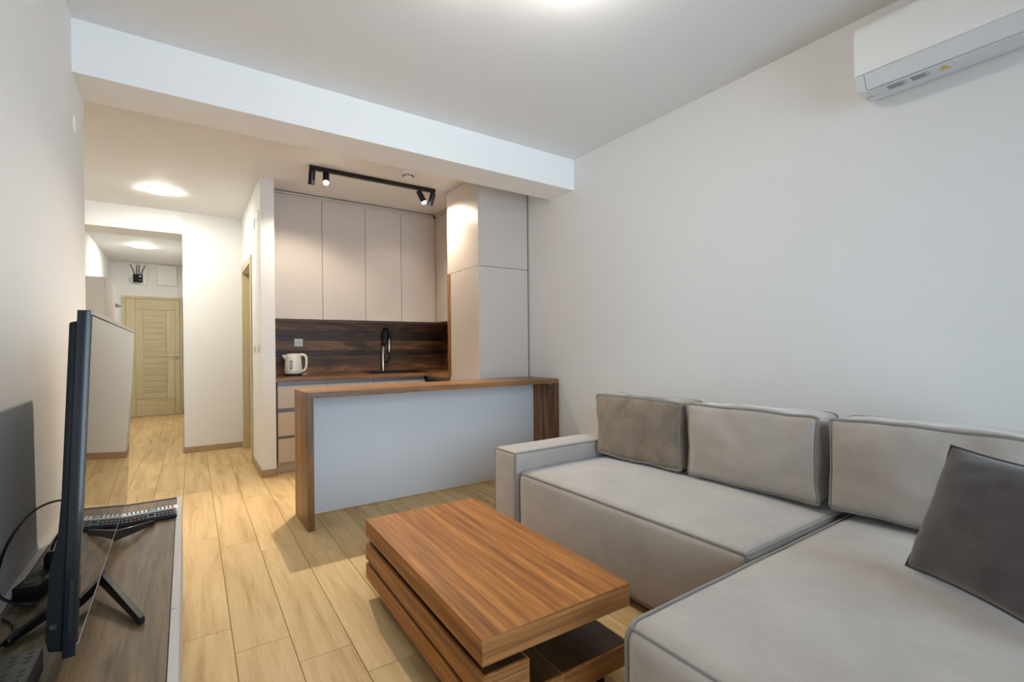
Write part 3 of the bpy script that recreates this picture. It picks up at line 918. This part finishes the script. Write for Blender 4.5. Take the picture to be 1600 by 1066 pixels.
# ================================================================== HALL THINGS
t = thing('hall_cabinet', 'slim pale cabinet standing along the hall wall', 'cabinet', (-0.9, 7.8, 0))
B(HL + 0.003, -0.782, 7.40, 8.22, 0.0, 2.02).build('body', 'taupe', t, 0.001)
for y0, y1 in ((7.402, 7.808), (7.812, 8.218)):
    dd = B(-0.781, -0.762, y0, y1, 0.06, 2.018).build('door', 'taupe', t, 0.001)
t = thing('coat_hook', 'dark angled coat hook beside the entrance door', 'hook', (HL, 9.0, 1.8))
B(HL, HL + 0.012, 8.95, 9.05, 1.72, 1.84).build('plate', 'tv_edge', t, 0.002)
G().prism_y([(HL + 0.012, 1.84), (HL + 0.22, 1.83), (HL + 0.275, 1.79), (HL + 0.22, 1.782), (HL + 0.012, 1.765)], 8.985, 9.015).build('arm', 'tv_edge', t, 0.002)

t = thing('meter_box', 'white wall box with a black router fixed on it', 'wall box', (-0.663, YD, 2.30), 'boxes above the entrance door')
B(-0.79, -0.536, YD - 0.03, YD, 2.29, 2.655).build('cover', 'white_panel', t, 0.003)
t = thing('meter_box', 'plain white wall box next to the router box', 'wall box', (-0.247, YD, 2.30), 'boxes above the entrance door')
B(-0.386, -0.108, YD - 0.04, YD, 2.298, 2.65).build('cover', 'white_panel', t, 0.003)
t = thing('wifi_router', 'black router with four antennas on the white box', 'router', (-0.66, YD - 0.03, 2.33))
B(-0.728, -0.596, YD - 0.06, YD - 0.0305, 2.325, 2.465).build('case', 'black', t, 0.004, 2)
for x0, x1 in ((-0.70, -0.765), (-0.675, -0.678), (-0.648, -0.644), (-0.622, -0.558)):
    G().tube([(x0, YD - 0.045, 2.462), (x0 + (x1 - x0) * 0.15, YD - 0.045, 2.485), (x1, YD - 0.045, 2.63)], [0.006, 0.007, 0.005], 8).build('antenna', 'black', t)
B(-0.645, -0.612, YD - 0.0615, YD - 0.060, 2.42, 2.442).build('sticker', 'white', t)
B(-0.64, -0.612, YD - 0.0615, YD - 0.060, 2.365, 2.375).build('sticker', 'cable_white', t)
G().tube([(-0.73, YD - 0.045, 2.40), (-0.765, YD - 0.045, 2.395), (-0.778, YD - 0.045, 2.36), (-0.755, YD - 0.045, 2.32), (-0.70, YD - 0.045, 2.305), (-0.62, YD - 0.045, 2.31)], 0.004, 6).build('cable', 'cable', t)

# ================================================================== TELEVISION SIDE
CX0, CX1, CY0, CY1, CZ = XL + 0.001, -0.017, 0.88, 2.693, 0.46
t = thing('television_bench', 'low television bench with wood top and taupe rim', 'bench', (-0.22, 1.8, 0))
B(CX0 + 0.002, CX1 - 0.022, CY0 + 0.012, CY1 - 0.012, 0.06, 0.436).build('body', 'tv_front', t)
B(CX0 + 0.03, CX1 - 0.05, CY0 + 0.03, CY1 - 0.03, 0.0, 0.06).build('plinth', 'dark_gap', t)
B(CX0 + 0.022, CX1 - 0.0215, CY0 + 0.012, CY1 - 0.013, 0.4365, 0.455).build('top', 'tv_top', t)
B(CX0, CX0 + 0.02, CY0, CY1 - 0.013, 0.4365, CZ).build('back_rim', 'tv_front', t, 0.001)
B(CX0, CX1 - 0.021, CY1 - 0.012, CY1, 0.0, CZ - 0.001).build('end_panel', 'tv_edge', t, 0.001)
B(CX0, CX1 - 0.021, CY0, CY0 + 0.012, 0.0, CZ - 0.001).build('end_panel', 'tv_edge', t, 0.001)
for y0, y1 in ((2.329, CY1), (1.528, 2.326), (CY0, 1.525)):
    B(CX1 - 0.02, CX1, y0, y1, 0.065, CZ).build('drawer_front', 'tv_front', t, 0.001)
ZT = 0.455

# television
a0 = Vector((-0.187, 1.314, 0.53))
ya, ti = -0.0123, 0.0416
tw = Vector((math.sin(ya), math.cos(ya), 0))
tn = Vector((math.cos(ya), -math.sin(ya), 0))
tu = Vector((0, 0, 1)) * math.cos(ti) + tn * math.sin(ti)
TW, TH = 1.205, 0.688


def tvp(s, h, k):
    return a0 + tw * s + tu * h + tn * k


def tvbox(s0, s1, h0, h1, k0, k1):
    return G().obox(tvp((s0 + s1) / 2, (h0 + h1) / 2, (k0 + k1) / 2), tw * ((s1 - s0) / 2), tu * ((h1 - h0) / 2), tn * ((k1 - k0) / 2))


t = thing('television', 'large flat black television standing on two splayed feet', 'television', (-0.2, 1.915, ZT))
tvbox(0, TW, -0.022, TH, -0.024, -0.003).build('frame', 'navy_gloss', t, 0.002, 2)
tvbox(0.004, TW - 0.004, 0.006, TH - 0.012, -0.003, 0.0).build('screen', 'screen', t)
tvbox(0.002, TW - 0.002, TH - 0.010, TH, -0.003, 0.0015).build('bezel', 'silver', t, 0.0005)
tvbox(0.002, TW - 0.002, 0.0, 0.0045, -0.003, 0.0008).build('bezel', 'silver', t, 0.0004)
# back cover: thin on top, thick at the bottom
pf = [(-0.024, TH - 0.022), (-0.037, TH - 0.026), (-0.037, 0.30), (-0.040, 0.22), (-0.050, 0.16), (-0.052, 0.02), (-0.046, -0.006), (-0.024, -0.012)]
g = G()
for s in (0.012, TW - 0.012):
    g.v += [tuple(tvp(s, h, k)) for k, h in pf]
n = len(pf)
g.f = [tuple(range(n)), tuple(reversed(range(n, 2 * n)))] + [((i + 1) % n, i, n + i, n + (i + 1) % n) for i in range(n)]
g.build('back_cover', 'black', t, 0.003, 2)
G().lathe([(0.006, 0.0), (0.006, 0.002), (0.003, 0.001)], tvp(0.0122, 0.045, -0.040), 12, -tw).build('side_port', 'dark_gap', t)
tvbox(-0.001, 0.001, 0.03, 0.14, -0.016, -0.010).build('side_groove', 'cable', t)


def foot(s, tipf, tipb):
    top = tvp(s, -0.015, -0.012)
    ap = Vector((top.x, top.y, ZT + 0.045))
    g = G()
    for tip in (tipf, tipb):
        tip = Vector(tip)
        d_ = (tip - Vector((ap.x, ap.y, tip.z)))
        sd = Vector((-d_.y, d_.x, 0)).normalized()
        b = len(g.v)
        pts = []
        for (p, hz, wd) in ((ap, 0.040, 0.008), (Vector((tip.x, tip.y, ZT)), 0.018, 0.007)):
            zz = ZT + 0.001
            for q in (-1, 1):
                base = Vector((p.x, p.y, 0)) + sd * wd * q
                ztop = (tvp(s, -0.012, 0).z if p is ap else ZT + hz)
                zlow = (ZT + 0.030 if p is ap else zz)
                g.v += [(base.x, base.y, zlow), (base.x, base.y, ztop)]
        g.f += [(b, b + 2, b + 3, b + 1), (b + 4, b + 5, b + 7, b + 6), (b, b + 1, b + 5, b + 4), (b + 2, b + 6, b + 7, b + 3), (b + 1, b + 3, b + 7, b + 5), (b, b + 4, b + 6, b + 2)]
    return g.build('foot', 'black_satin', t, 0.002)


foot(0.80, (-0.108, 2.325, ZT), (-0.345, 2.33, ZT))
foot(0.46, (-0.094, 1.495, ZT), (-0.345, 1.56, ZT))


# remotes
def remote(name, label, c, L, W, Hh, ang, mat, rows, special=None, tilt=0.0):
    t = thing(name, label, 'remote control', (c[0], c[1], ZT + math.sin(tilt) * W / 2), 'remote controls on the bench', rz=ang)
    t.rotation_euler = (tilt, 0, ang)
    g = G()
    n = 14
    prof = [(-W / 2, 0.0), (W / 2, 0.0), (W / 2, Hh * 0.7), (W / 2 - 0.006, Hh), (-W / 2 + 0.006, Hh), (-W / 2, Hh * 0.7)]
    for i in range(n + 1):
        s = -1 + 2 * i / n
        k = 1 - 0.10 * (1 - s * s)
        for (y, z) in prof:
            g.v.append((s * L / 2, y * k, z + 0.0006))
    m = len(prof)
    for i in range(n):
        for j in range(m):
            a, b_ = i * m + j, i * m + (j + 1) % m
            g.f.append((a, b_, b_ + m, a + m))
    g.f += [tuple(reversed(range(m))), tuple(n * m + j for j in range(m))]
    g.build('case', mat, t, 0.001, local=True)
    for r_ in range(rows):
        for q in (-1, 0, 1):
            x = -L * 0.40 + r_ * (L * 0.8 / (rows - 1))
            if special and r_ == special[0]:
                continue
            mt = 'button'
            if (r_ == rows - 1 and q == 1) or (r_ == 3 and q == -1):
                mt = 'red'
            B(x - 0.0035, x + 0.0035, q * W * 0.27 - 0.003, q * W * 0.27 + 0.003, Hh, Hh + 0.0022).build('button', mt, t, local=True)
    if special:
        x = -L * 0.40 + special[0] * (L * 0.8 / (rows - 1))
        G().tube([(x + 0.013 * math.cos(2 * math.pi * i / 20), 0.013 * math.sin(2 * math.pi * i / 20), Hh + 0.001) for i in range(20)], 0.0025, 6, closed=True).build('navigation_ring', 'button', t, local=True)
    return t


remote('remote_control', 'black remote control with red and grey buttons', (-0.130, 2.380), 0.19, 0.056, 0.016, R(5), 'black', 13, (7,), R(20))
remote('remote_control', 'white remote control behind the black one', (-0.124, 2.474), 0.185, 0.048, 0.020, R(5), 'white', 12, (6,))

# set-top box
t = thing('settop_box', 'black perforated receiver box behind the television', 'receiver', (-0.33, 1.20, ZT))
B(-0.392, -0.252, 1.02, 1.392, ZT + 0.006, ZT + 0.055).build('case', 'black', t, 0.003, 2)
for x in (-0.37, -0.275):
    for y in (1.05, 1.36):
        G().lathe([(0.01, ZT + 0.0003), (0.01, ZT + 0.0058)], (x, y, 0), 12).build('rubber_foot', 'cable', t)
for r_ in range(9):
    if r_ == 3:
        continue
    for q in range(5):
        y = 1.378 - r_ * 0.017
        x = -0.268 - q * 0.024
        G().obox((x, y, ZT + 0.0552), (0.004, 0.0022, 0), (-0.0015, 0.0025, 0), (0, 0, 0.0003)).build('vent_slot', 'dark_gap', t)

# socket strip and cables
t = thing('socket_strip', 'black power strip lying behind the television', 'power strip', (-0.325, 1.93, ZT))
G().obox((-0.345, 1.90, ZT + 0.021), (0.018, 0.088, 0), (0.028, -0.006, 0), (0, 0, 0.020)).build('case', 'black', t, 0.004, 2)
for k in range(3):
    c = Vector((-0.345, 1.90, ZT + 0.0412)) + Vector((0.018, 0.088, 0)) * (-0.6 + 0.6 * k)
    G().lathe([(0.018, 0), (0.018, 0.001), (0.0, 0.0008)], c, 18).build('outlet', 'dark_gap', t)
pgc = Vector((-0.345, 1.90, ZT + 0.0425)) + Vector((0.018, 0.088, 0)) * 0.6
G().lathe([(0.017, 0.0), (0.017, 0.025), (0.010, 0.040), (0.0, 0.041)], pgc, 16).build('plug', 'black', t)


def smooth_path(pts, n=8):
    P = [Vector(p) for p in pts]
    out = []
    for i in range(len(P) - 1):
        p0, p1, p2, p3 = P[max(i - 1, 0)], P[i], P[i + 1], P[min(i + 2, len(P) - 1)]
        for k in range(n):
            s = k / n
            out.append(0.5 * ((2 * p1) + (p2 - p0) * s + (2 * p0 - 5 * p1 + 4 * p2 - p3) * s * s + (3 * p1 - p0 - 3 * p2 + p3) * s ** 3))
    out.append(P[-1])
    return out


def cable(label, pts, r=0.0035, mat='cable'):
    o = G().tube(smooth_path(pts), r, 6).build('cable', mat)
    return tag(o, label, 'cable', 'cables behind the television')


cable('thick black cable arching along the wall behind the television', [(-0.262, 2.12, 0.60), (-0.31, 2.25, 0.60), (-0.36, 2.22, 0.625), (-0.395, 2.08, 0.635), (-0.408, 1.90, 0.61), (-0.410, 1.80, 0.56), (-0.402, 1.76, 0.51), (-0.37, 1.76, ZT + 0.022), (-0.335, 1.75, ZT + 0.010)], 0.0038)
cable('black cable rising from the power strip plug', [(pgc.x, pgc.y, ZT + 0.086), (-0.325, 1.962, 0.57), (-0.30, 2.0, 0.61), (-0.275, 2.04, 0.64), (-0.258, 2.06, 0.66)], 0.0035)
cable('thin grey cable looped beside the power strip', [(-0.298, 1.86, ZT + 0.004), (-0.29, 1.83, ZT + 0.03), (-0.28, 1.88, ZT + 0.05), (-0.29, 1.94, ZT + 0.035), (-0.297, 1.97, ZT + 0.004)], 0.0022, 'cable_white')
cable('black cable hanging over the wall edge of the bench', [(-0.385, 1.72, ZT + 0.004), (-0.36, 1.68, ZT + 0.004), (-0.345, 1.62, ZT + 0.004), (-0.365, 1.55, ZT + 0.004), (-0.392, 1.50, ZT + 0.004)], 0.003)


# ================================================================== SOFA
class Soft:
    """upholstered block: rounded box with bulged faces, local coordinates about its centre"""

    def __init__(self, half, r, bulge=(0, 0, 0), wob=0.0, seed=0.0, pinch=0.0, neg=(1, 1, 1)):
        self.h, self.r, self.b, self.w, self.s, self.p, self.neg = Vector(half), r, bulge, wob, seed, pinch, neg

    def pos(self, a):
        h, r = self.h, self.r
        q = Vector((a[i] * h[i] for i in range(3)))
        inn = Vector((max(-(h[i] - r), min(h[i] - r, q[i])) for i in range(3)))
        d = q - inn
        if d.length > 1e-9:
            p = inn + d.normalized() * r
        else:
            p = q
        nrm = d.normalized() if d.length > 1e-9 else Vector((0, 0, 0))
        out = p.copy()
        for i in range(3):
            j, k = (i + 1) % 3, (i + 2) % 3
            fl = max(0.0, 1 - abs(a[j]) ** 2.4) * max(0.0, 1 - abs(a[k]) ** 2.4)
            f = self.b[i] * (1 if a[i] > 0 else self.neg[i])
            out[i] += (1 if a[i] > 0 else -1) * f * fl * abs(a[i]) ** 3
        if self.p:
            # corners of a loose cushion stand out, its edges draw in
            for i in range(3):
                j, k = (i + 1) % 3, (i + 2) % 3
                out[i] -= self.p * a[i] * max(0, 1 - a[j] ** 2) * (abs(a[i]) ** 6) * 0.35
        if self.w:
            ns = noise.noise(Vector(p) * 5.0 + Vector((self.s, self.s * 2.1, 3.3))) * self.w + noise.noise(Vector(p) * 14.0 + Vector((self.s * 3, 1.7, self.s))) * self.w * 0.45
            out += nrm * ns
        return out, nrm

    def params(self, i, n=14):
        f = self.r / self.h[i]
        f = min(f, 0.9)
        edge = [1 - f * (1 - math.tan(R(45) * t)) * 1.0 for t in (0, 0.35, 0.7, 1.0)]
        inner = [(-1 + 2 * k / n) * (1 - f) for k in range(1, n)]
        return [-e for e in reversed(edge)] + inner + edge

    def mesh(self, n=14):
        g = G()
        idx = {}
        P = [self.params(i, n) for i in range(3)]

        def vert(a):
            key = tuple(round(c, 5) for c in a)
            if key not in idx:
                idx[key] = len(g.v)
                g.v.append(tuple(self.pos(a)[0]))
            return idx[key]

        for i in range(3):
            j, k = (i + 1) % 3, (i + 2) % 3
            for s in (-1, 1):
                for u0, u1 in zip(P[j], P[j][1:]):
                    for v0, v1 in zip(P[k], P[k][1:]):
                        q = []
                        for (u, v_) in ((u0, v0), (u1, v0), (u1, v1), (u0, v1)):
                            a = [0, 0, 0]
                            a[i], a[j], a[k] = s, u, v_
                            q.append(vert(a))
                        g.f.append(tuple(q if s > 0 else reversed(q)))
        return g

    def loop(self, i, s, n=18, out=0.0, only=None):
        """points round the edge of face i, sign s; only: list of side indexes (0..3) for an open run"""
        j, k = (i + 1) % 3, (i + 2) % 3
        cs = [(-1, -1), (1, -1), (1, 1), (-1, 1)]
        pts = []
        for c in (only if only is not None else range(4)):
            a0_, a1_ = cs[c], cs[(c + 1) % 4]
            seq = sorted(set([t / n for t in range(n + 1)] + [0.01, 0.025, 0.05, 0.95, 0.975, 0.99]))
            for t_ in seq[:-1] if (only is None or c != only[-1]) else seq:
                a = [0, 0, 0]
                a[i] = s
                a[j] = a0_[0] + (a1_[0] - a0_[0]) * t_
                a[k] = a0_[1] + (a1_[1] - a0_[1]) * t_
                p, nr = self.pos(a)
                pts.append(p + nr * out)
        return pts


def soft_part(name, parent, centre, soft, mat, n=14, rot=None):
    g = soft.mesh(n)
    o = g.build(name, mat, parent, smooth=True, local=True)
    o.location = Vector(centre) - (world_loc(parent) if parent else Vector((0, 0, 0)))
    if rot:
        o.rotation_euler = rot
    me = o.data
    me.polygons.foreach_set('use_smooth', [True] * len(me.polygons))
    return o


def pipe(parent, soft, i, s, mat='piping', r=0.0068, out=0.002, only=None, n=18, name='piping'):
    o = G().tube(soft.loop(i, s, n, out, only), r, 8, closed=only is None).build(name, mat, parent, smooth=True, local=True)
    return o


sofa = thing('corner_sofa', 'grey velvet corner sofa with a chaise and one square arm', 'sofa', (2.1, 1.2, 0))


def block(name, x0, x1, y0, y1, z0, z1, r, bulge, mat='sofa', wob=0.002, seed=0.0, n=14, neg=(1, 1, 1)):
    s = Soft(((x1 - x0) / 2, (y1 - y0) / 2, (z1 - z0) / 2), r, bulge, wob, seed, neg=neg)
    o = soft_part(name, sofa, ((x0 + x1) / 2, (y0 + y1) / 2, (z0 + z1) / 2), s, mat, n)
    return o, s


seat, ss = block('seat', 1.578, 2.43, 0.892, 2.262, 0.035, 0.420, 0.04, (0.012, 0.0, 0.022), seed=1.3, n=18, neg=(1, 1, 0))
pipe(seat, ss, 0, -1, only=None)
pipe(seat, ss, 1, -1)
chaise, cs_ = block('chaise', 0.935, 2.43, -0.15, 0.880, 0.035, 0.416, 0.055, (0.012, 0.0, 0.022), seed=4.1, n=20, neg=(1, 1, 0))
pipe(chaise, cs_, 1, 1, r=0.008, out=0.003)
pipe(chaise, cs_, 0, -1, r=0.004, out=0.001)
arm, as_ = block('armrest', 1.565, 2.640, 2.268, 2.498, 0.03, 0.524, 0.028, (0.004, 0.0, 0.008), seed=7.7, n=14, neg=(1, 1, 0))
pipe(arm, as_, 0, -1, r=0.005)
pipe(arm, as_, 1, -1, r=0.005)
back, bs_ = block('backrest', 2.475, 2.640, -0.15, 2.262, 0.03, 0.66, 0.03, (0, 0, 0.01), seed=2.2, n=10)
for x, y in ((1.64, 2.40), (1.64, 1.0), (1.02, 0.78), (1.02, -0.05), (2.56, 2.40), (2.56, -0.05)):
    G().lathe([(0.022, 0.0005), (0.025, 0.034)], (x, y, 0), 16).build('foot', 'black', sofa)


def back_cushion(label, yc, w_, mat, lean, seed, xc=2.288, yaw=0.0, zc=0.640, pmat='piping'):
    t = thing('back_cushion', label, 'cushion', (xc, yc, zc), 'loose back cushions of the sofa')
    t.rotation_euler = (0, lean, yaw)
    s = Soft((0.108, w_ / 2, 0.192), 0.035, (0.035, 0.006, 0.018), 0.013, seed, pinch=0.04, neg=(1.0, 1, 0.3))
    o = soft_part('cover', None, (0, 0, 0), s, mat, 20)
    o.parent = t
    o.location = (0, 0, 0)
    for sg in (-1, 1):
        pipe(t, s, 0, sg, pmat, 0.0075, 0.001)
    return t


back_cushion('brownish grey velvet back cushion beside the sofa arm', 1.922, 0.655, 'sofa_dark', R(1), 3.0)
back_cushion('taupe velvet back cushion between the two others', 1.246, 0.640, 'sofa', R(1), 9.0, yaw=R(1))
back_cushion('taupe velvet back cushion behind the charcoal pillow', 0.560, 0.680, 'sofa', R(1), 15.0)

# charcoal throw pillow leaning on the last back cushion
pt = thing('throw_pillow', 'charcoal velvet throw pillow with piped edge on the chaise', 'pillow', (1.83, 0.31, 0.66))
pw_, ph_ = 0.225, 0.196


class Pillow:
    def pos(self, u, v, s):
        e = (1 - abs(u) ** 2.6) * (1 - abs(v) ** 2.6)
        th = 0.085 * max(0, e) ** 0.55
        pin_u = 1 - 0.07 * (1 - v * v) ** 1.0
        pin_v = 1 - 0.08 * (1 - u * u) ** 1.0
        x, z = u * pw_ * pin_u, v * ph_ * pin_v
        wr = (0.010 * noise.noise(Vector((x * 7, z * 14, s * 2.0))) + 0.006 * noise.noise(Vector((x * 10 + z * 14, z * 30 - x * 9, s * 2.0 + 5)))) * max(0, e) ** 0.4
        return Vector((x, s * th + wr, z))


pil = Pillow()
g = G()
N = 34
ids = {}
for s in (-1, 1):
    for i in range(N + 1):
        for j in range(N + 1):
            u, v = math.sin((-1 + 2 * i / N) * math.pi / 2), math.sin((-1 + 2 * j / N) * math.pi / 2)
            edge = i in (0, N) or j in (0, N)
            key = (i, j, 0 if edge else s)
            if key not in ids:
                ids[key] = len(g.v)
                g.v.append(tuple(pil.pos(u, v, 0 if edge else s)))
for s in (-1, 1):
    for i in range(N):
        for j in range(N):
            q = []
            for (a, b_) in ((i, j), (i + 1, j), (i + 1, j + 1), (i, j + 1)):
                q.append(ids[(a, b_, 0 if (a in (0, N) or b_ in (0, N)) else s)])
            g.f.append(tuple(q if s < 0 else reversed(q)))
cov = g.build('cover', 'pillow', pt, smooth=True, local=True)
loop = []
for c in range(4):
    cs4 = [(-1, -1), (1, -1), (1, 1), (-1, 1)]
    for k in range(16):
        f = k / 16
        u = cs4[c][0] + (cs4[(c + 1) % 4][0] - cs4[c][0]) * f
        v = cs4[c][1] + (cs4[(c + 1) % 4][1] - cs4[c][1]) * f
        loop.append(pil.pos(u, v, 0))
G().tube(loop, 0.0065, 8, closed=True).build('piping', 'pillow_pipe', pt, smooth=True, local=True)
# frame: x along the lower edge, z up the pillow, y away from the viewer
wdir = Vector((-0.534, -0.845, 0)).normalized()
ndir = Vector((0.845, -0.534, 0)).normalized()
lean = R(22)
up = Vector((0, 0, 1)) * math.cos(lean) + ndir * math.sin(lean)
yax = up.cross(wdir)
pt.matrix_world = Matrix(((wdir.x, yax.x, up.x, 0), (wdir.y, yax.y, up.y, 0), (wdir.z, yax.z, up.z, 0), (0, 0, 0, 1)))
bl = Vector((1.822, 0.530, 0.452))
pt.location = bl + wdir * pw_ + up * ph_

# ================================================================== COFFEE TABLE
tb = thing('coffee_table', 'walnut coffee table of stacked slabs', 'coffee table', (0.948, 1.653, 0), rz=R(-1.5))
hw, hl = 0.281, 0.55


def slab(name, x0, x1, y0, y1, z0, z1, mat):
    o = B(x0, x1, y0, y1, z0, z1).build(name, mat, tb, 0.0012, local=True)
    if mat != 'dark_gap':                    # veneer on the short ends runs crosswise
        o.data.materials.append(M['walnut_x'])
        for p in o.data.polygons:
            if abs(p.normal.y) > 0.9:
                p.material_index = 1
    return o


slab('table_top', -hw, hw, -hl, hl, 0.269, 0.345, 'walnut')
slab('spacer', -hw + 0.035, -hw + 0.12, -hl + 0.09, hl - 0.09, 0.2420, 0.2685, 'dark_gap')
slab('middle_slab', -hw, -hw + 0.155, -hl, hl, 0.164, 0.241, 'walnut')
slab('spacer', -hw + 0.025, -hw + 0.13, -hl + 0.06, hl - 0.06, 0.1466, 0.1636, 'dark_gap')
slab('lower_board', -hw, -0.004, -hl, hl, 0.076, 0.1455, 'walnut')
slab('lower_board', -0.003, hw, -hl, hl, 0.076, 0.1455, 'walnut')
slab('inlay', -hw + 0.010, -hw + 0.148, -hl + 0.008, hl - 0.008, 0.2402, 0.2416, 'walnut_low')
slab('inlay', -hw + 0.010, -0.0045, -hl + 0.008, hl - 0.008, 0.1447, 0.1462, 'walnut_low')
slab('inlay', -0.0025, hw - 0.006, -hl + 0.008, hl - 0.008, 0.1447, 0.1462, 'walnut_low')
slab('plinth', -hw + 0.06, hw - 0.06, -hl + 0.06, hl - 0.06, 0.0005, 0.0755, 'dark_gap')
